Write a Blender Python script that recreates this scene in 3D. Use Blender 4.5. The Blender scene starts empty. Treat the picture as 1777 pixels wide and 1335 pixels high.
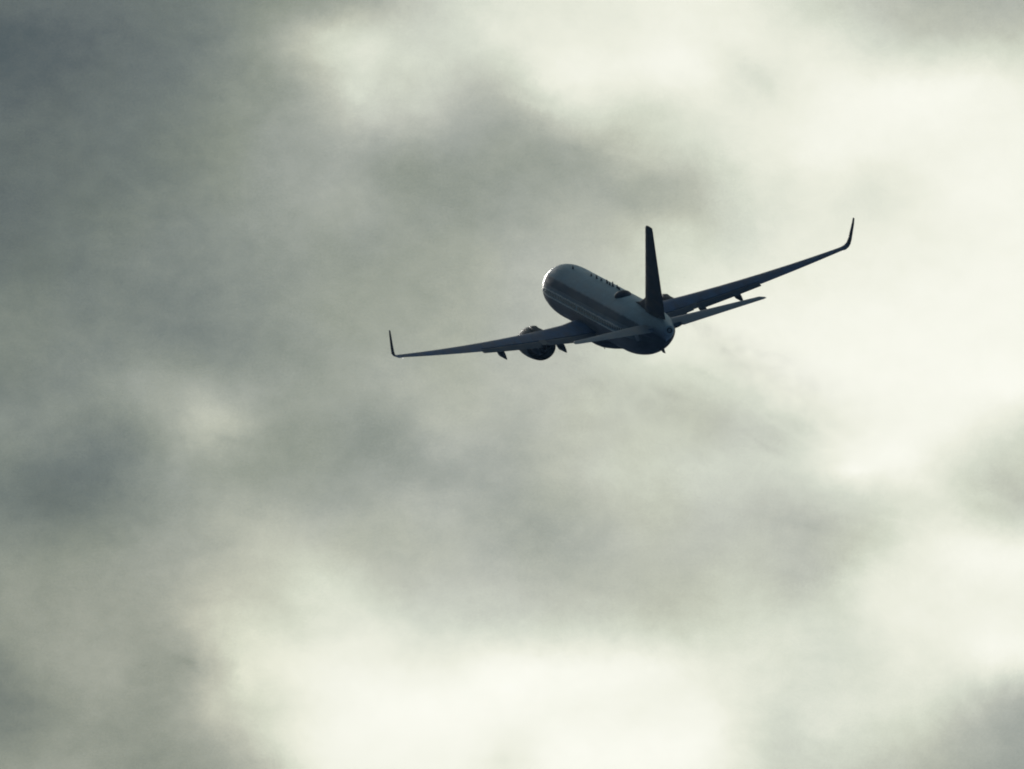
import bpy, bmesh, math, random
import numpy as np
from mathutils import Matrix, Vector
random.seed(7)
SC = bpy.context.scene
COL = SC.collection
PI = math.pi

# ------------------------------------------------------------------ camera
ELEV = math.radians(8.0)            # the camera looks up at the climbing aircraft
DIST = 1200.0
cam_d = bpy.data.cameras.new('camera')
cam = bpy.data.objects.new('camera', cam_d)
COL.objects.link(cam)
cam.location = (0, 0, 1.7)
cam.rotation_euler = (PI/2 + ELEV, 0, 0)
cam_d.sensor_width = 36.0
cam_d.lens = 23.71*DIST/1777*36.0
cam_d.clip_start = 1.0
cam_d.clip_end = 20000
cam_d.dof.use_dof = True
cam_d.dof.focus_distance = 950.0
cam_d.dof.aperture_fstop = 11.0
SC.camera = cam
SC.view_settings.view_transform = 'Standard'
SC.view_settings.look = 'None'
SC.view_settings.exposure = 0.0
SC.view_settings.gamma = 1.0
SC.render.engine = 'CYCLES'
SC.cycles.filter_width = 1.9

# ------------------------------------------------------------------ node helper
class NT:
    def __init__(s, tree): s.t = tree; s.n = tree.nodes; s.l = tree.links
    def new(s, k, **kw):
        n = s.n.new(k)
        for a, v in kw.items(): setattr(n, a, v)
        return n
    def put(s, sock, v):
        if isinstance(v, bpy.types.NodeSocket): s.l.new(v, sock)
        else: sock.default_value = v
    def m(s, op, a, b=None, c=None, clamp=False):
        n = s.new('ShaderNodeMath', operation=op, use_clamp=clamp)
        s.put(n.inputs[0], a)
        if b is not None: s.put(n.inputs[1], b)
        if c is not None: s.put(n.inputs[2], c)
        return n.outputs[0]
    def sep(s, v):
        n = s.new('ShaderNodeSeparateXYZ'); s.put(n.inputs[0], v); return n.outputs
    def com(s, x, y, z):
        n = s.new('ShaderNodeCombineXYZ')
        for i, v in enumerate((x, y, z)): s.put(n.inputs[i], v)
        return n.outputs[0]
    def noise(s, vec, scale, detail=4, rough=.5, dist=0.0):
        n = s.new('ShaderNodeTexNoise'); s.put(n.inputs['Vector'], vec)
        n.inputs['Scale'].default_value = scale; n.inputs['Detail'].default_value = detail
        n.inputs['Roughness'].default_value = rough; n.inputs['Distortion'].default_value = dist
        return n.outputs
    def mix(s, f, a, b):          # float mix
        n = s.new('ShaderNodeMix', data_type='FLOAT'); s.put(n.inputs[0], f); s.put(n.inputs[2], a); s.put(n.inputs[3], b)
        return n.outputs[0]
    def mixc(s, f, a, b, bt='MIX'):
        n = s.new('ShaderNodeMix', data_type='RGBA', blend_type=bt); s.put(n.inputs[0], f); s.put(n.inputs[6], a); s.put(n.inputs[7], b)
        return n.outputs[2]
    def smooth(s, v, a, b, lo=0.0, hi=1.0):
        n = s.new('ShaderNodeMapRange', interpolation_type='SMOOTHSTEP'); s.put(n.inputs[0], v)
        for i, x in enumerate((a, b, lo, hi)): n.inputs[i+1].default_value = x
        return n.outputs[0]

def lin(c):
    c = c/255.0
    return c/12.92 if c <= .04045 else ((c+.055)/1.055)**2.4

# ------------------------------------------------------------------ sky: a broken, back-lit overcast
# brightness of the cloud deck sampled every 0.14 degrees of azimuth (columns) and elevation (rows)
DECK = [
 [ 98,100,102,106,110,116,125,138,148,160,180,200,216,224,228,231,234,238,238,232,218,205,192,180,172,170,172],
 [ 86, 90, 96,102,108,118,132,160,192,216,212,207,216,228,234,235,236,243,238,236,232,228,215,203,200,198,200],
 [ 90, 93, 98,104,110,120,133,146,175,210,205,205,188,202,232,240,238,241,240,226,232,240,242,243,242,240,234],
 [ 98,100,104,109,115,124,137,148,162,190,190,180,166,166,190,208,205,215,226,233,237,243,246,247,246,243,242],
 [100,103,107,111,116,125,140,148,156,158,150,148,150,150,154,162,185,203,212,228,236,243,240,240,242,244,244],
 [100,104,109,114,120,128,140,148,158,162,148,144,145,150,160,166,164,168,192,218,226,232,226,232,242,246,245],
 [104,108,114,120,124,130,138,145,150,148,150,152,156,164,170,178,190,206,205,215,230,232,235,238,240,243,245],
 [110,112,116,120,124,128,134,140,146,148,150,156,164,172,180,188,198,214,225,230,234,238,240,242,244,246,246],
 [122,122,122,123,121,124,132,140,148,152,156,160,166,172,180,190,205,224,236,240,242,244,245,246,247,247,247],
 [124,125,127,130,132,130,132,138,146,154,160,166,170,176,184,194,208,226,230,238,243,246,247,248,248,248,248],
 [122,126,132,142,156,164,158,150,150,156,164,170,174,178,184,192,200,196,206,220,235,243,246,247,248,249,249],
 [132,130,126,124,144,174,172,148,146,143,146,170,174,170,180,188,192,198,189,196,205,228,242,246,243,232,218],
 [120,114,112,118,140,152,150,146,148,148,150,156,162,165,178,192,200,202,206,205,212,230,246,244,228,206,200],
 [118,112,112,124,140,156,164,166,164,162,170,174,166,162,166,178,190,190,192,190,186,196,208,222,224,204,194],
 [132,132,134,142,152,162,175,190,188,180,174,176,174,166,164,172,182,186,186,190,186,186,204,228,240,245,242],
 [142,144,146,150,158,174,188,196,216,208,190,190,188,184,178,180,184,182,192,198,188,200,228,236,238,242,242],
 [142,146,150,152,156,178,208,210,220,226,220,212,208,208,204,206,204,199,205,212,216,214,226,236,238,242,243],
 [126,146,154,156,146,164,212,232,238,240,238,234,242,246,246,246,244,238,228,226,220,216,220,230,232,240,244],
 [118,130,145,148,145,170,202,222,238,246,250,250,250,250,248,246,244,242,240,226,218,220,224,222,212,190,176],
 [128,136,143,142,142,156,178,216,240,246,248,248,247,241,248,250,250,250,246,224,207,212,210,198,182,168,158],
 [145,152,150,142,138,142,155,185,235,242,244,245,240,236,248,250,250,248,240,220,205,200,190,180,168,158,152],
]
# smaller cloud features: (column, row, half width, half height, tilt, gain)
PUFFS = [
 (11.75,1.1,.5,.14,.75,-5),(12.1,1.5,.3,.14,.9,-4),(5.15,.55,.28,.10,-.3,7),(5.55,1.5,.25,.16,.2,9),(5.95,1.25,.12,.2,.2,-6),
 (3.30,6.5,.30,.20,.1,7),(3.75,6.9,.30,.08,.1,-7),(6.8,7.05,.16,.12,0,7),(12.9,6.7,.35,.1,.6,5),(13.3,7.35,.35,.12,0,7),
 (15.6,7.85,.6,.08,.15,7),(3.0,10.35,.25,.09,.4,-12),(3.35,11.1,.16,.35,-.3,8),(3.8,10.55,.12,.3,-.2,7),(3.1,9.75,.18,.2,.5,6),
 (4.6,9.35,.22,.12,.2,5),(2.9,11.6,.5,.08,.25,-4),(11.9,6.95,.5,.06,.5,-6),(12.2,6.65,.5,.05,.55,5),(10.6,6.2,.35,.07,.3,-5),
 (11.0,5.85,.3,.06,.5,-5),(7.85,11.85,.2,.15,0,-5),(12.9,11.3,.25,.2,.3,6),(9.6,2.4,.5,.08,.35,5),(10.9,2.75,.35,.25,.3,-6),
 (8.3,1.6,.5,.07,.3,6),(6.0,2.9,.3,.2,0,-4),(13.7,8.1,.5,.07,.2,5),(12.5,8.2,.5,.08,.2,-5),(6.3,8.6,.35,.08,.1,5),
]
def spline_fit(a):                  # coefficients of the cubic B-spline through the samples
    n = a.shape[0]; M = np.zeros((n, n))
    for i in range(n):
        M[i, i] += 4/6
        M[i, max(i-1, 0)] += 1/6; M[i, min(i+1, n-1)] += 1/6
    return np.linalg.solve(M, a)
A = np.array(DECK, float)
A = np.interp(A, [80, 100, 150, 190, 225, 240, 252], [88, 106, 156, 194, 225, 239, 250])/255.0
A = spline_fit(A); A = spline_fit(A.T).T
A = np.clip(A, .02, 1.3)

w = bpy.data.worlds.new('World'); SC.world = w; w.use_nodes = True
w.node_tree.nodes.clear()
N = NT(w.node_tree)
tc = N.new('ShaderNodeTexCoord')
nrm = N.new('ShaderNodeVectorMath', operation='NORMALIZE'); N.l.new(tc.outputs['Generated'], nrm.inputs[0])
dx, dy, dz = N.sep(nrm.outputs[0])
az = N.m('MULTIPLY', N.m('ARCTAN2', dx, dy), 180/PI)
el = N.m('MULTIPLY', N.m('ARCSINE', dz), 180/PI)
CELL = 111.0625/(cam_d.lens/36*1777*PI/180)          # degrees per cell
u0 = N.m('ADD', N.m('DIVIDE', az, CELL/math.cos(ELEV)), 8.0)
v0 = N.m('SUBTRACT', 6.01 + 8.0/CELL, N.m('DIVIDE', el, CELL))
P = N.com(u0, v0, 0.0)
# turbulent edges: push the lookup around with two octaves of noise
wn = N.noise(P, 1.1, 5, .55)
wx, wy, wz = N.sep(wn['Color'])
wn2 = N.noise(P, 3.6, 7, .72)
qx, qy, qz = N.sep(wn2['Color'])
u = N.m('ADD', u0, N.m('ADD', N.m('MULTIPLY', N.m('SUBTRACT', wx, .5), .34), N.m('MULTIPLY', N.m('SUBTRACT', qx, .5), .36)))
v = N.m('ADD', v0, N.m('ADD', N.m('MULTIPLY', N.m('SUBTRACT', wy, .5), .28), N.m('MULTIPLY', N.m('SUBTRACT', qy, .5), .26)))
ug = N.m('MULTIPLY', u, 111.0625/68.35)
vg = N.m('MULTIPLY_ADD', v, 111.0625/67.5, -3.5/67.5)
NR, NC = len(DECK), len(DECK[0])
fu = N.m('DIVIDE', N.m('ADD', ug, 1.0), NC+1.0, clamp=True)
total = None
def bspl(t):                        # cubic B-spline weight of |t|
    t = N.m('ABSOLUTE', t)
    a = N.m('MAXIMUM', N.m('SUBTRACT', 2.0, t), 0.0); b = N.m('MAXIMUM', N.m('SUBTRACT', 1.0, t), 0.0)
    a3 = N.m('MULTIPLY', N.m('MULTIPLY', a, a), a); b3 = N.m('MULTIPLY', N.m('MULTIPLY', b, b), b)
    return N.m('SUBTRACT', N.m('DIVIDE', a3, 6.0), N.m('MULTIPLY', b3, 4/6))
vc = N.m('MINIMUM', N.m('MAXIMUM', vg, -1.0), float(NR))
idx = list(range(-1, NR+1))
while len(idx) % 3: idx.append(None)
for k in range(0, len(idx), 3):
    r = N.new('ShaderNodeValToRGB'); cr = r.color_ramp; cr.interpolation = 'B_SPLINE'
    N.l.new(fu, r.inputs[0])
    for j in range(NC+2):
        e = cr.elements[0] if j == 0 else (cr.elements[1] if j == 1 else cr.elements.new(j/(NC+1)))
        e.position = j/(NC+1)
    for j in range(NC+2):
        jj = min(max(j-1, 0), NC-1)
        cr.elements[j].color = tuple(0.0 if q is None else A[min(max(q, 0), NR-1)][jj] for q in idx[k:k+3])+(1,)
    sc3 = N.new('ShaderNodeSeparateColor'); N.l.new(r.outputs[0], sc3.inputs[0])
    for c in range(3):
        if idx[k+c] is None: continue
        term = N.m('MULTIPLY', sc3.outputs[c], bspl(N.m('SUBTRACT', vc, float(idx[k+c]))))
        total = term if total is None else N.m('ADD', total, term)
for (pu, pv, su, sv, ti, g) in PUFFS:
    a = N.m('SUBTRACT', u, pu); b = N.m('SUBTRACT', v, pv)
    ca, sa = math.cos(ti), math.sin(ti)
    x1 = N.m('MULTIPLY_ADD', a, ca/su, N.m('MULTIPLY', b, sa/su))
    y1 = N.m('MULTIPLY_ADD', a, -sa/sv, N.m('MULTIPLY', b, ca/sv))
    d2 = N.m('MULTIPLY_ADD', x1, x1, N.m('MULTIPLY', y1, y1))
    total = N.m('ADD', total, N.m('MULTIPLY', N.m('POWER', 2.71828, N.m('MULTIPLY', d2, -1.0)), g/255))
# the rest of the deck, all round the horizon and overhead
far = N.noise(N.com(N.m('MULTIPLY', u0, .16), N.m('MULTIPLY', v0, .26), 3.0), 1.0, 7, .55)['Fac']
far = N.m('MULTIPLY_ADD', N.m('SUBTRACT', far, .5), 1.1, N.smooth(u0, -25.0, 30.0, .42, .74))
au = N.m('SUBTRACT', N.m('ABSOLUTE', N.m('SUBTRACT', u0, 8.0)), 8.0)
av = N.m('SUBTRACT', N.m('ABSOLUTE', N.m('SUBTRACT', v0, 6.0)), 6.0)
away = N.m('MAXIMUM', N.smooth(au, .3, 5.0), N.smooth(av, .3, 5.0))
L = N.mix(away, total, far)
# fine cloud texture
Pf = N.com(N.m('ADD', u0, N.m('MULTIPLY', wz, .6)), N.m('MULTIPLY', v0, 1.25), 5.0)
f1 = N.m('SUBTRACT', N.noise(Pf, 2.2, 6, .55)['Fac'], .5)
f2 = N.m('SUBTRACT', N.noise(Pf, 34.0, 1, .7)['Fac'], .5)
f3 = N.m('SUBTRACT', N.noise(Pf, 7.5, 4, .6)['Fac'], .5)
damp = N.smooth(L, .80, .99, 1.0, .25)
L = N.m('ADD', L, N.m('MULTIPLY', damp, N.m('ADD', N.m('MULTIPLY', f1, .085), N.m('ADD', N.m('MULTIPLY', f3, .026), N.m('MULTIPLY', f2, .075)))))
tone = N.new('ShaderNodeValToRGB'); cr = tone.color_ramp; cr.interpolation = 'LINEAR'
TONES = [(40,(34,42,46)),(70,(60,71,75)),(85,(75,86,89)),(100,(93,101,101)),(120,(113,121,117)),(145,(141,147,138)),(165,(162,166,157)),
         (190,(189,191,179)),(215,(213,217,202)),(235,(235,236,221)),(250,(250,250,239)),(255,(253,253,247))]
for i, (g, c) in enumerate(TONES):
    e = cr.elements[i] if i < 2 else cr.elements.new(g/255)
    e.position = g/255
for i, (g, c) in enumerate(TONES):
    cr.elements[i].color = (lin(c[0]), lin(c[1]), lin(c[2]), 1)
N.l.new(N.m('MINIMUM', L, 1.0), tone.inputs[0])
# faint cool and warm drifts in the cloud colour
h = N.noise(P, .33, 2, .5)
hue = N.smooth(h['Fac'], .35, .65)
tint = N.mixc(hue, (.99, 1.0, 1.012, 1), (.992, 1.004, .955, 1))
tint = N.mixc(N.smooth(L, .72, .95), tint, (1, 1, 1, 1))
low = N.m('MULTIPLY', N.smooth(v0, 7.2, 9.8), N.smooth(u0, 3.0, 5.5, 1.0, 0.0))
tint = N.mixc(low, tint, (1.015, 1.0, .945, 1))
colr = N.mixc(1.0, tone.outputs[0], tint, 'MULTIPLY')
# away from the sun the deck is thicker and greyer, and below the horizon lies dark land
SUN_AZ, SUN_EL = math.radians(-10), math.radians(14)      # azimuth from +Y toward +X
sd = Vector((math.sin(SUN_AZ)*math.cos(SUN_EL), math.cos(SUN_AZ)*math.cos(SUN_EL), math.sin(SUN_EL)))
dp = N.new('ShaderNodeVectorMath', operation='DOT_PRODUCT'); N.l.new(nrm.outputs[0], dp.inputs[0]); dp.inputs[1].default_value = sd
back = N.smooth(dp.outputs['Value'], -.2, .985, .19, 1.0)
near = N.m('MULTIPLY', back, 1.0)
# keep the framed part of the deck exactly as listed above
lim = N.mix(away, 1.0, near)
cool = N.mixc(N.smooth(back, .3, .98), (.50, .88, 1.42, 1), (1, 1, 1, 1))
cool = N.mixc(away, (1, 1, 1, 1), cool)
sc_ = N.new('ShaderNodeVectorMath', operation='SCALE'); N.l.new(N.mixc(1.0, colr, cool, 'MULTIPLY'), sc_.inputs[0]); N.l.new(lim, sc_.inputs['Scale'])
land = N.mixc(N.smooth(dz, -.06, .0), (.018, .032, .058, 1), sc_.outputs[0])
bg = N.new('ShaderNodeBackground'); N.l.new(land, bg.inputs[0]); bg.inputs[1].default_value = 1.035
out = N.new('ShaderNodeOutputWorld'); N.l.new(bg.outputs[0], out.inputs[0])

# ------------------------------------------------------------------ sun, behind the cloud deck
sl = bpy.data.lights.new('sun', 'SUN'); sl.energy = 1.0; sl.angle = math.radians(12); sl.color = (1, .96, .88)
so = bpy.data.objects.new('sun', sl); COL.objects.link(so)
so.rotation_euler = (-sd).to_track_quat('-Z', 'Y').to_euler()
so.location = (0, 0, 300)

# ------------------------------------------------------------------ materials
def paint(name, base, rough=.35, metal=0.0, coat=0.0, spec=.35, var=.12, scale=1.4, fn=None):
    m = bpy.data.materials.new(name); m.use_nodes = True
    n = NT(m.node_tree); b = m.node_tree.nodes['Principled BSDF']
    tcn = n.new('ShaderNodeTexCoord'); oc = tcn.outputs['Object']
    mp = n.new('ShaderNodeMapping'); n.l.new(oc, mp.inputs[0]); mp.inputs['Scale'].default_value = (1.6, .35, 1.6)
    g = n.noise(mp.outputs[0], scale, 6, .6)['Fac']
    col = n.mixc(n.smooth(g, .3, .7), tuple(c*(1-var) for c in base)+(1,), tuple(min(1, c*(1+var)) for c in base)+(1,))
    if fn: col = fn(n, oc, col)
    n.put(b.inputs['Base Color'], col)
    n.put(b.inputs['Roughness'], n.smooth(g, .2, .8, rough*.8, rough*1.25))
    b.inputs['Metallic'].default_value = metal
    b.inputs['Specular IOR Level'].default_value = spec
    b.inputs['Coat Weight'].default_value = coat
    if fn: n.put(b.inputs['Coat Weight'], n.smooth(n.sep(oc)[1], -4.4, -2.8, 0.0, .9))   # the nose is polished
    b.inputs['Coat Roughness'].default_value = .12
    return m

def hull_bands(n, oc, col):
    """bands of differing colour along the hull; the stations are metres from the nose, the angle runs round from the crown"""
    x, y, z = n.sep(oc)
    th = n.m('MULTIPLY', n.m('ARCTAN2', n.m('ABSOLUTE', x), z), 180/PI)
    wob = n.m('MULTIPLY', n.m('SUBTRACT', n.noise(oc, 2.6, 4, .7)['Fac'], .5), 8.0)
    tw = n.m('ADD', th, wob)
    s = n.m('MULTIPLY', y, -1.0)
    aft = n.smooth(s, 26.0, 31.0)
    def band(a, b, e=1.5): return n.m('MULTIPLY', n.smooth(tw, a-e, a+e), n.smooth(tw, b-e, b+e, 1.0, 0.0))
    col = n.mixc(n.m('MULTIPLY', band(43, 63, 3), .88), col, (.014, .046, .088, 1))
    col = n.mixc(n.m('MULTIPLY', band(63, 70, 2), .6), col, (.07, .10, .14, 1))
    col = n.mixc(n.m('MULTIPLY', n.smooth(tw, 87, 90), .9), col, (.19, .165, .165, 1))
    col = n.mixc(n.m('MULTIPLY', band(85, 88, 1.0), n.m('SUBTRACT', 1.0, aft)), col, (.85, .84, .74, 1))
    col = n.mixc(n.m('MULTIPLY', band(70, 73, 1.0), n.m('SUBTRACT', 1.0, aft)), col, (.82, .82, .74, 1))
    # frames and lap joints: thin slightly darker rings
    ring = n.m('ABSOLUTE', n.m('SUBTRACT', n.m('FRACT', n.m('DIVIDE', s, 2.54)), .5))
    col = n.mixc(n.smooth(ring, .02, .0, 0.0, .35) if False else n.m('MULTIPLY', n.m('LESS_THAN', ring, .012), .3), col, (.05, .06, .07, 1))
    # the after hull turns dark navy round its sides, underside and cone
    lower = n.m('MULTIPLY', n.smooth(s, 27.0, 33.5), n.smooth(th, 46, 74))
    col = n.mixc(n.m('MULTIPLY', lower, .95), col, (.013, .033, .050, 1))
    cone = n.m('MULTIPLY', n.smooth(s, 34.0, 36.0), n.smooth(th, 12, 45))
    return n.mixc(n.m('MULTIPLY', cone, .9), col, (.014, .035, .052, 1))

M_HULL = paint('hull_paint', (.38, .48, .53), .55, fn=hull_bands, spec=.08)
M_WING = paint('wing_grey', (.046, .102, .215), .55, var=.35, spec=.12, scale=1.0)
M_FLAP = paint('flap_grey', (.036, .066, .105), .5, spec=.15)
M_NAVY = paint('navy_paint', (.012, .028, .046), .45, spec=.15)
M_FIN = paint('fin_paint', (.012, .026, .044), .6, var=.35, scale=1.2, spec=.12)
M_STAB = paint('stabilizer_grey', (.17, .23, .30), .55, var=.15, spec=.12)
M_BELLY = paint('fairing_paint', (.03, .038, .06), .5, spec=.15)
M_METAL = paint('bare_metal', (.12, .13, .14), .5, metal=.6)
M_DARK = paint('burnt_metal', (.02, .02, .022), .5, metal=.6)
M_GLASS = paint('dark_glass', (.015, .018, .022), .15)
M_WHITE = paint('white_paint', (.55, .57, .57), .35)
M_DOME = paint('radome_paint', (.02, .028, .05), .5, spec=.15)
def lamp(name, c, e):
    m = bpy.data.materials.new(name); m.use_nodes = True
    b = m.node_tree.nodes['Principled BSDF']
    b.inputs['Base Color'].default_value = c; b.inputs['Emission Color'].default_value = c; b.inputs['Emission Strength'].default_value = e
    return m
M_LAMP = lamp('lit_lamp', (1, .97, .9, 1), 1.2)

# ------------------------------------------------------------------ the aircraft
# hull coordinates: x to starboard, y forward with the nose at 0, z up
yaw, pit, rol = .23543, .13143, -.23632
R = Matrix.Rotation(yaw, 3, 'Z') @ Matrix.Rotation(pit, 3, 'X') @ Matrix.Rotation(rol, 3, 'Y')
look = Matrix.Rotation(ELEV, 3, 'X')
ORG = Vector((0, -22, 0))
centre = Vector(((1080.79-888.5)/23.71, DIST, (667.5-553.08)/23.71))
plane = bpy.data.objects.new('passenger_jet', None); COL.objects.link(plane)
RW = look @ R
plane.matrix_world = Matrix.Translation(look @ centre + Vector((0, 0, 1.7)) - RW @ ORG) @ RW.to_4x4()
plane['label'] = 'twin engine passenger jet with winglets climbing away banked left under grey clouds'
plane['category'] = 'airplane'

def link(name, bm, mat, parent, smooth=True, sharp=40):
    bmesh.ops.recalc_face_normals(bm, faces=bm.faces[:])
    me = bpy.data.meshes.new(name); bm.to_mesh(me); bm.free()
    me.materials.append(mat)
    if smooth:
        for p in me.polygons: p.use_smooth = True
        me.set_sharp_from_angle(angle=math.radians(sharp))
    o = bpy.data.objects.new(name, me); COL.objects.link(o); o.parent = parent
    return o

def loft(bm, rings, cap0=True, cap1=True):
    vs = [[bm.verts.new(p) for p in r] for r in rings]
    n = len(vs[0])
    for a, b in zip(vs, vs[1:]):
        for i in range(n):
            bm.faces.new((a[i], a[(i+1) % n], b[(i+1) % n], b[i]))
    if cap0: bm.faces.new(list(reversed(vs[0])))
    if cap1: bm.faces.new(vs[-1])
    return vs

# hull stations: (metres from nose, centre height, half width, half height)
ST = np.array([
 (0.0,-.38,.03,.03),(.12,-.37,.26,.25),(.4,-.34,.50,.49),(.9,-.28,.80,.80),(1.6,-.20,1.10,1.12),(2.5,-.10,1.38,1.42),(3.5,-.03,1.61,1.70),
 (4.8,0,1.79,1.90),(6.5,0,1.88,2.0),(9,0,1.88,2.0),(14,0,1.88,2.0),(20,0,1.88,2.0),(25,0,1.88,2.0),(27,.02,1.87,1.98),(28.5,.08,1.82,1.91),(30,.18,1.71,1.79),
 (31.5,.34,1.53,1.61),(33,.54,1.30,1.37),(34.4,.74,1.03,1.08),(35.6,.93,.73,.77),(36.4,1.03,.52,.56),(36.9,1.09,.37,.42),(37.1,1.11,.30,.35)])
def hull(s, th, off=0.0):
    zc, a, b = (np.interp(s, ST[:, 0], ST[:, i]) for i in (1, 2, 3))
    return Vector((math.sin(th)*(a+off), -s, zc+math.cos(th)*(b+off)))
def smooth_stations(n_sub=4):
    out_ = []
    s = ST[:, 0]
    for i in range(len(s)-1):
        for k in range(n_sub):
            t = k/n_sub
            p0, p1, p2, p3 = ST[max(i-1, 0)], ST[i], ST[i+1], ST[min(i+2, len(s)-1)]
            m1 = (p2-p0)/(p2[0]-p0[0])*(p2[0]-p1[0]); m2 = (p3-p1)/(p3[0]-p1[0])*(p2[0]-p1[0])
            out_.append((2*t**3-3*t*t+1)*p1+(t**3-2*t*t+t)*m1+(-2*t**3+3*t*t)*p2+(t**3-t*t)*m2)
    out_.append(ST[-1]); return np.array(out_)
ST2 = smooth_stations()
ST2[:, 0] = np.maximum.accumulate(ST2[:, 0])
ST = ST2
bm = bmesh.new()
NSEG = 144
loft(bm, [[hull(s, 2*PI*i/NSEG) for i in range(NSEG)] for s in ST[:, 0]])
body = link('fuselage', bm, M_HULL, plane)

def patch(s0, s1, t0, t1, off=.012, ns=6, nt=5, round_=False):
    """a skin panel lying on the hull, with its own edge thickness"""
    b = bmesh.new(); g = []
    for i in range(ns+1):
        row = []
        for j in range(nt+1):
            fx, fy = i/ns*2-1, j/nt*2-1
            if round_:
                k = 1-.18*(abs(fx)*abs(fy))**2; fx, fy = fx*k, fy*k
            row.append(b.verts.new(hull((s0+s1)/2+fx*(s1-s0)/2, (t0+t1)/2+fy*(t1-t0)/2, off)))
        g.append(row)
    fs = [b.faces.new((g[i][j], g[i+1][j], g[i+1][j+1], g[i][j+1])) for i in range(ns) for j in range(nt)]
    r = bmesh.ops.solidify(b, geom=fs, thickness=.02)
    return b
D = math.radians
# cabin windows of the port side: each a pane of its own (none on the starboard side can be seen)
win = [3.9+1.3+.508*i for i in range(52) if not (20 <= i <= 20)]
for s in win:
    if s > 31.2: break
    link('cabin_window', patch(s-.15, s+.15, -D(83.7), -D(74.3), .010, 3, 3, True), M_GLASS, body)
for (a, b_, t0, t1) in ((3.6, 4.45, -112, -66), (31.9, 32.6, -108, -66)):
    dr = link('door', patch(a, b_, D(t0), D(t1), .014, 4, 12, True), M_WHITE, body)
    mid = (a+b_)/2
    link('door_window', patch(mid-.12, mid+.12, -D(84), -D(77), .032, 3, 3, True), M_GLASS, dr)
for (a, b_) in ((1.75, 2.35), (2.42, 2.95)):
    link('cockpit_window', patch(a, b_, -D(75), -D(48), .012, 4, 5, True), M_GLASS, body)
link('cockpit_window', patch(1.45, 2.1, -D(44), -D(3), .012, 4, 5, True), M_GLASS, body)
link('cockpit_window', patch(2.3, 3.2, -D(52), -D(28), .014, 5, 5, True), M_GLASS, body)

# satellite antenna fairing on the crown
bm = bmesh.new()
rings = []
for i in range(15):
    t = i/14; s = 22.7+1.9*t
    wv = .60*(math.sin(PI*min(1, max(0, t)))**.55)+.012; hv = .36*(math.sin(PI*t)**.6)+.01
    rings.append([Vector((wv*math.sin(2*PI*k/24), -s, 1.97+max(-.12, hv*math.cos(2*PI*k/24)))) for k in range(24)])
loft(bm, rings)
link('satellite_radome', bm, M_DOME, plane)

def blade(x, s, z, hgt, chord, sign=1, thick=.05, sweep=.5):
    b = bmesh.new(); rr = []
    for t in (0, .3, .7, 1):
        c = chord*(1-.45*t); yy = -(s+sweep*hgt*t)
        rr.append([Vector((x, yy+c/2, z+sign*hgt*t)), Vector((x+thick*(1-t*.5), yy+c*.1, z+sign*hgt*t)), Vector((x, yy-c/2, z+sign*hgt*t)), Vector((x-thick*(1-t*.5), yy+c*.1, z+sign*hgt*t))])
    loft(b, rr); return b
for (x, s, h_, c) in ((0, 8.2, .26, .34), (.25, 12.9, .24, .4), (.30, 14.4, .32, .5), (.35, 15.6, .2, .7), (.42, 17.1, .3, .7), (.36, 18.2, .26, .6), (.38, 19.1, .42, .6), (.46, 20.1, .3, .5), (.40, 20.9, .22, .8)):
    zz = 2.0*math.sqrt(max(0, 1-(x/1.88)**2))-.03
    link('blade_antenna', blade(x, s, zz, h_, c, 1, .08), M_DOME, plane)
link('drain_mast', blade(-.95, 17.9, -2.0, .6, .35, -1, .05, .4), M_DARK, plane)
link('tail_skid', blade(0, 33.2, -.62, .38, 1.7, -1, .16, 1.6), M_DARK, plane)
# auxiliary power unit exhaust
bm = bmesh.new()
rings = [[Vector((r*math.sin(2*PI*k/24), -s, 1.11+r*math.cos(2*PI*k/24))) for k in range(24)] for (s, r) in ((37.08, .20), (37.2, .18), (37.2, .14), (36.95, .12))]
loft(bm, rings, False, True)
link('exhaust_outlet', bm, M_DARK, plane)
# wing to body fairing under the belly
bm = bmesh.new(); rings = []
for (s, wv, zb, zt) in ((11.0, .4, -1.95, -1.5), (12.0, 1.2, -2.02, -1.2), (13.2, 1.7, -2.08, -.9), (14.8, 1.96, -2.12, -.8), (17, 2.0, -2.14, -.8), (19.5, 2.0, -2.14, -.85), (21.0, 1.88, -2.11, -1.0), (22.4, 1.45, -2.06, -1.2), (23.4, .8, -2.01, -1.5), (23.9, .3, -1.96, -1.7)):
    r_ = []
    for k in range(32):
        a = 2*PI*k/32; ca, sa = math.cos(a), math.sin(a)
        sx = math.copysign(abs(sa)**.62, sa); sz = math.copysign(abs(ca)**.75, ca)
        r_.append(Vector((wv*sx, -s, (zb+zt)/2+(zt-zb)/2*sz)))
    rings.append(r_)
loft(bm, rings)
link('belly_fairing', bm, M_BELLY, plane)

# aerofoil section: n points round, closed, unit chord; y 0..1 backwards
def foil(n=14, t=.12, camber=.02):
    up, lo = [], []
    for i in range(n+1):
        x = .5*(1-math.cos(PI*i/n))
        yt = 5*t*(.2969*math.sqrt(x)-.126*x-.3516*x*x+.2843*x**3-.1020*x**4)
        c = camber*4*x*(1-x)
        up.append((x, c+yt)); lo.append((x, c-yt))
    return up+list(reversed(lo[1:-1]))
def section(x, z, le, te, t, camber=.02, twist=0.0, nx=0.0, nz=1.0, n=14):
    """a section whose chord runs along y; (nx, nz) is the direction of its thickness"""
    ch = te-le; r_ = []
    for (a, h_) in foil(n, t, camber):
        d = h_*ch - (a-.35)*ch*math.tan(twist)
        r_.append(Vector((x+nx*d, -(le+a*ch), z+nz*d)))
    return r_

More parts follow.
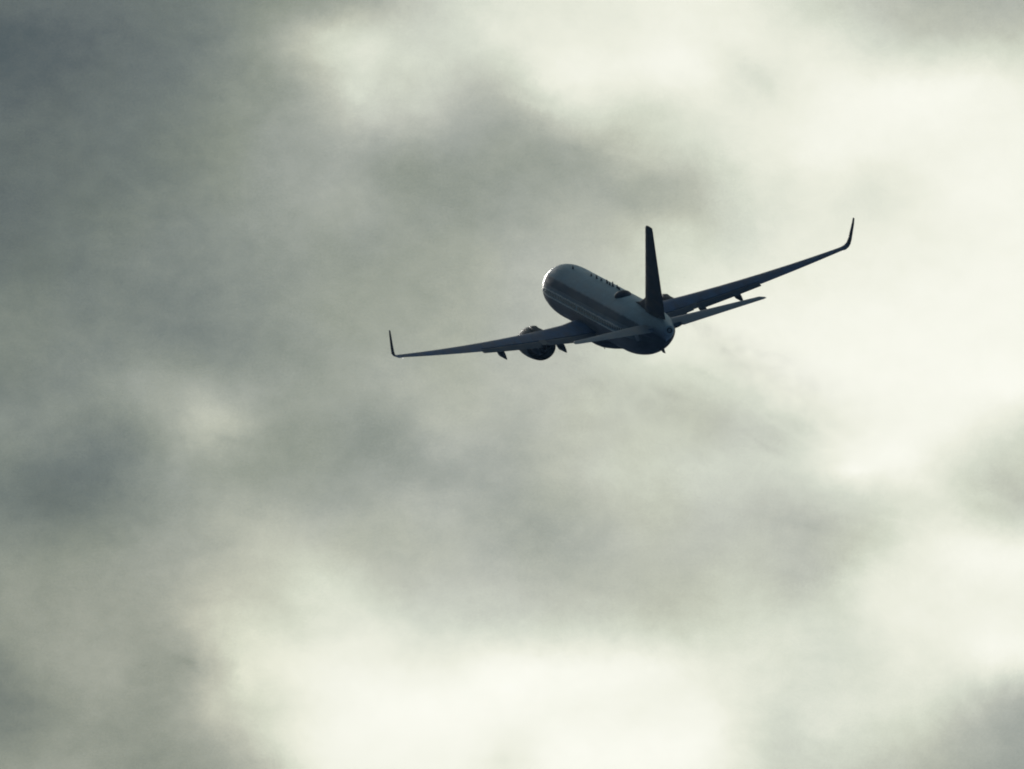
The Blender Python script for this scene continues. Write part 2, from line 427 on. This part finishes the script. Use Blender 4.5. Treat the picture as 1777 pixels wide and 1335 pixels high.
def part(x, z, le, te, t, a0=0.0, a1=1.0, camber=.02, twist=0.0, nx=0.0, nz=1.0, n=10, drop=0.0, defl=0.0, grow=1.0, aft=0.0):
    """the piece of an aerofoil between the chord fractions a0 and a1, optionally lowered and deflected about a0"""
    ch = te-le; up, lo = [], []
    for i in range(n+1):
        a = a0+(a1-a0)*.5*(1-math.cos(PI*i/n))
        yt = 5*t*(.2969*math.sqrt(a)-.126*a-.3516*a*a+.2843*a**3-.1020*a**4)*grow
        if a0 > 0: yt *= 1 if grow == 1 else min(1, .35+.65*math.sqrt(max(0, (a-a0)/(a1-a0)))*2.2) if a < a0+.2*(a1-a0) else 1
        c = camber*4*a*(1-a)
        for l_, h_ in ((up, c+yt), (lo, c-yt)):
            da = (a-a0)*ch
            d = h_*ch-(a-.35)*ch*math.tan(twist)-drop-da*math.sin(defl)
            l_.append(Vector((x+nx*d, -(le+a*ch+aft), z+nz*d)))
    return up+list(reversed(lo[1 if a0 == 0 else 0:(-1 if a1 == 1 else None)]))
def wing_le(x): return 13.15+.95*(x-1.6) if x < 3.2 else 14.67+(x-3.2)*.520
def wing_te(x): return 21.15-.02*(x-1.6) if x < 5.9 else 21.06+(x-5.9)*.195
def wing_z(x): return -1.15+(x-1.88)*.105+.0037*(x-1.88)**2
def wing_kw(x):
    k = (x-1.2)/15.9
    return dict(camber=.018, twist=math.radians(1.4-2.6*k)), .128-.03*k
FL = .78

def canoe(sx, x, s0, s1, zt, hgt, wid, droop):
    b = bmesh.new(); rr = []
    for i in range(13):
        t = i/12; pr = (math.sin(PI*t)**.7 if t < .5 else max(.03, ((1-t)/.5)**.75)) if t > .01 else .02
        zc = zt-hgt*.5*pr-droop*max(0, t-.35)**1.4
        rr.append([Vector((sx*(x+wid*pr*math.sin(2*PI*k/14)), -(s0+(s1-s0)*t), zc+hgt*.5*pr*math.cos(2*PI*k/14))) for k in range(14)])
    loft(b, rr); return b

def rear(sx, x0, x1, n=7, **kw):
    b = bmesh.new(); rr = []
    for i in range(n):
        x = x0+(x1-x0)*i/(n-1); k, t = wing_kw(x)
        rr.append(part(sx*x, wing_z(x), wing_le(x), wing_te(x), t, FL, 1.0, n=8, **k, **kw))
    loft(b, rr); return b

for sx in (-1, 1):
    bm = bmesh.new(); rings = []
    for x in [1.2, 1.9, 2.6, 3.2, 4.0, 5.0, 5.9, 7, 8.5, 10, 11.5, 13.5, 15, 16.3]:
        k, t = wing_kw(x)
        rings.append(part(sx*x, wing_z(x), wing_le(x), wing_te(x), t, 0, FL, **k))
    loft(bm, rings)
    wing_bm = bm
    bm = bmesh.new(); rings = []
    for x in (16.28, 16.8):
        k, t = wing_kw(x)
        rings.append(section(sx*x, wing_z(x), wing_le(x), wing_te(x), t, k['camber'], k['twist']))
    # blend upward into the winglet
    zt, le0, te0 = wing_z(16.8), wing_le(16.8), wing_te(16.8)
    for (x, dz_, a, le, te) in ((17.14, .06, 25, 21.80, 23.30), (17.36, .20, 50, 22.05, 23.38), (17.50, .42, 68, 22.38, 23.55)):
        rings.append(section(sx*x, zt+dz_, le, te, .095, .0, 0.0, -sx*math.sin(math.radians(a)), math.cos(math.radians(a))))
    loft(bm, rings)
    tip_me = bpy.data.meshes.new('tip'); bm.to_mesh(tip_me); bm.free()
    wing_bm.from_mesh(tip_me); bpy.data.meshes.remove(tip_me)
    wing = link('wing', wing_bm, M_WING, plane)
    bm = bmesh.new(); rings = []
    for (x, dz_, a, le, te) in ((17.49, .40, 69, 22.38, 23.56), (17.58, .80, 78, 22.92, 23.90), (17.67, 1.45, 81, 23.6, 24.42), (17.75, 2.05, 82, 24.25, 24.92), (17.80, 2.52, 82, 24.75, 25.22)):
        rings.append(section(sx*x, zt+dz_, le, te, .10, 0, 0, -sx*math.sin(math.radians(a)), math.cos(math.radians(a)), 10))
    loft(bm, rings)
    link('winglet', bm, M_FIN, wing)
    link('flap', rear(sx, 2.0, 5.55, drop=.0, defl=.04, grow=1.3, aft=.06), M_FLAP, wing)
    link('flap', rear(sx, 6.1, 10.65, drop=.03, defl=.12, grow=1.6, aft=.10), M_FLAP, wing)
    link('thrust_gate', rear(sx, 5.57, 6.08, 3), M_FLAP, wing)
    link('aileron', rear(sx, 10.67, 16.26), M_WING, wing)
    for (x, w_, hh) in ((4.5, .27, .50), (6.45, .26, .48), (9.1, .25, .46)):
        link('flap_track_fairing', canoe(sx, x, wing_te(x)-2.6, wing_te(x)+.42, wing_z(x)-.16, hh, w_, 1.02), M_FLAP, wing)
    b = bmesh.new(); bmesh.ops.create_icosphere(b, subdivisions=2, radius=.03)
    bmesh.ops.translate(b, verts=b.verts, vec=(sx*16.9, -(te0+.02), zt-.02))
    link('navigation_light', b, M_LAMP, wing)

    # engine
    eng = bpy.data.objects.new('engine', None); COL.objects.link(eng); eng.parent = plane
    eng.location = (sx*5.08, -12.2, -1.76)
    def rev(prof, flat=True, n=96, cap=(False, False)):
        b = bmesh.new(); rr = []
        for (s, r) in prof:
            rr.append([Vector((r*1.04*math.sin(2*PI*k/n), -s, r*(math.cos(2*PI*k/n) if math.cos(2*PI*k/n) > 0 else math.cos(2*PI*k/n)*.97))) for k in range(n)])
        loft(b, rr, *cap); return b
    nac = link('nacelle', rev([(.30, .80), (.15, .84), (.05, .90), (0, .96), (.06, 1.02), (.3, 1.08), (.8, 1.12), (1.8, 1.14), (2.7, 1.11), (3.5, 1.05), (3.5, 1.02), (2.8, .96), (1.8, .88), (.30, .80)]), M_NAVY, eng)
    link('intake_lip', rev([(.26, .80), (.09, .865), (-.015, .955), (.07, 1.03), (.28, 1.085)]), M_METAL, nac)
    link('fan', rev([(.45, .22), (.5, .80), (.62, .80), (.68, .22)], cap=(True, True)), M_DARK, nac)
    link('core_nozzle', rev([(1.9, .96), (2.6, .66), (3.4, .60), (4.1, .46), (4.1, .43), (3.6, .44)]), M_DARK, eng)
    link('exhaust_plug', rev([(3.3, .32), (4.1, .26), (4.5, .12), (4.7, .03)], cap=(True, True)), M_DARK, eng)
    b = bmesh.new(); rr = []
    for (s, z0, z1, hw) in ((.7, .9, 1.14, .05), (1.3, .85, 1.30, .16), (2.6, .7, 1.45, .20), (3.8, .5, 1.35, .20), (5.2, .85, 1.25, .14), (6.2, 1.05, 1.2, .05)):
        rr.append([Vector((-hw, -s, z0)), Vector((hw, -s, z0)), Vector((hw, -s, (z0+z1)/2+.1)), Vector((hw*.6, -s, z1)), Vector((-hw*.6, -s, z1)), Vector((-hw, -s, (z0+z1)/2+.1))])
    loft(b, rr)
    link('pylon', b, M_NAVY, eng)

    # horizontal stabilizer
    def stab_at(x): k = (x-.5)/6.62; return (sx*x, 1.05+.90*k, 32.3+4.75*k, 36.55+1.95*k, .10-.01*k)
    tw = dict(camber=-.005, twist=math.radians(-1.0))
    bm = bmesh.new()
    loft(bm, [part(*stab_at(.5+6.0*i/8), 0, .70, **tw) for i in range(9)])
    tip = bmesh.new()
    loft(tip, [section(*stab_at(x), -.005, math.radians(-1.0)) for x in (6.48, 7.0)]+[section(sx*7.25, 1.97, 37.75, 38.35, .05, 0, 0)])
    tm = bpy.data.meshes.new('tip'); tip.to_mesh(tm); tip.free(); bm.from_mesh(tm); bpy.data.meshes.remove(tm)
    stab = link('horizontal_stabilizer', bm, M_STAB, plane)
    b = bmesh.new()
    loft(b, [part(*stab_at(1.25+5.2*i/6), 0.70, 1.0, **tw) for i in range(7)])
    link('elevator', b, M_STAB, stab)

# fin with its dorsal fillet and rudder
def fin_part(z, le, te, t, a0, a1):
    return [Vector((v.z, v.y, z)) for v in part(0, 0, le, te, t, a0, a1, camber=0)]
def fin_at(k): return (1.3+7.45*k, 30.5+5.7*k, 36.3+2.0*k, .125-.015*k)
bm = bmesh.new()
loft(bm, [fin_part(*fin_at(i/12), 0, .70) for i in range(13)])
tip = bmesh.new()
loft(tip, [fin_part(*fin_at(1.0), 0, 1.0), fin_part(8.88, 36.45, 38.25, .07, 0, 1.0)])
tm = bpy.data.meshes.new('tip'); tip.to_mesh(tm); tip.free(); bm.from_mesh(tm); bpy.data.meshes.remove(tm)
fin = link('tail_fin', bm, M_FIN, plane)
bm = bmesh.new()
loft(bm, [fin_part(*fin_at(.07+.925*i/10), 0.70, 1.0) for i in range(11)])
link('rudder', bm, M_FIN, fin)
bm = bmesh.new(); rings = []
for (s, zt, hw) in ((27.4, 1.99, .02), (28.4, 2.12, .06), (29.4, 2.32, .11), (30.4, 2.56, .17), (31.4, 2.86, .22), (32.4, 3.2, .24)):
    rings.append([Vector((-hw*1.5, -s, 1.5)), Vector((-hw, -s, 2.0)), Vector((-hw*.35, -s, zt-.03)), Vector((0, -s, zt)), Vector((hw*.35, -s, zt-.03)), Vector((hw, -s, 2.0)), Vector((hw*1.5, -s, 1.5))])
loft(bm, rings)
link('dorsal_fin', bm, M_FIN, fin)

# ------------------------------------------------------------------ engine exhaust, faint and turbulent, drifting back toward the camera
def exhaust(sx, label, dens):
    m = bpy.data.materials.new('exhaust_smoke'); m.use_nodes = True; m.node_tree.nodes.clear()
    n = NT(m.node_tree)
    t = n.new('ShaderNodeTexCoord')
    x, y, z = n.sep(t.outputs['Object'])
    mp = n.com(n.m('MULTIPLY', x, 1.0), n.m('MULTIPLY', y, .38), n.m('MULTIPLY', z, 1.0))
    g = n.noise(mp, .9, 4, .6, .3)['Fac']
    edge = n.m('DIVIDE', n.m('SQRT', n.m('MULTIPLY_ADD', x, x, n.m('MULTIPLY', z, z))), n.m('MULTIPLY_ADD', n.m('MULTIPLY', y, -1.0), .055, .8))
    den = n.m('MULTIPLY', n.m('MULTIPLY', n.smooth(g, .42, .72), n.smooth(edge, .25, 1.0, 1.0, 0.0)), n.smooth(n.m('MULTIPLY', y, -1.0), 2.0, 60.0, dens, 0.0))
    v_ = n.new('ShaderNodeVolumePrincipled'); v_.inputs['Color'].default_value = (.35, .38, .40, 1); n.l.new(den, v_.inputs['Density'])
    o_ = n.new('ShaderNodeOutputMaterial'); n.l.new(v_.outputs[0], o_.inputs['Volume'])
    b = bmesh.new()
    loft(b, [[Vector((r*math.sin(2*PI*k/24), -s, r*math.cos(2*PI*k/24))) for k in range(24)] for (s, r) in ((.0, .8), (12, 1.5), (40, 3.1), (68, 4.6))])
    o = link('exhaust_trail', b, m, None)
    o.matrix_world = plane.matrix_world @ Matrix.Translation((sx*4.95, -16.8, -1.9))
    o['label'] = label; o['category'] = 'exhaust'; o['kind'] = 'stuff'
    m.cycles.volume_step_rate = 1.0
exhaust(1, 'faint grey exhaust streak trailing from the right engine below the tailplane', .055)
exhaust(-1, 'faint exhaust haze trailing from the left engine under the wing', .035)

# ------------------------------------------------------------------ the air between the camera and the aircraft
m = bpy.data.materials.new('haze'); m.use_nodes = True; m.node_tree.nodes.clear()
v_ = m.node_tree.nodes.new('ShaderNodeVolumePrincipled'); v_.inputs['Color'].default_value = (.36, .62, 1.0, 1); v_.inputs['Density'].default_value = 2.2e-5; v_.inputs['Anisotropy'].default_value = .4
o_ = m.node_tree.nodes.new('ShaderNodeOutputMaterial'); m.node_tree.links.new(v_.outputs[0], o_.inputs['Volume'])
bm = bmesh.new(); bmesh.ops.create_cube(bm, size=1.0)
bmesh.ops.scale(bm, vec=(240, 1320, 222), verts=bm.verts); bmesh.ops.translate(bm, vec=(0, 600, 110), verts=bm.verts)
hz = link('haze', bm, m, None, False)
hz['kind'] = 'stuff'; hz['label'] = 'thin bluish haze in the air in front of the aircraft'; hz['category'] = 'haze'
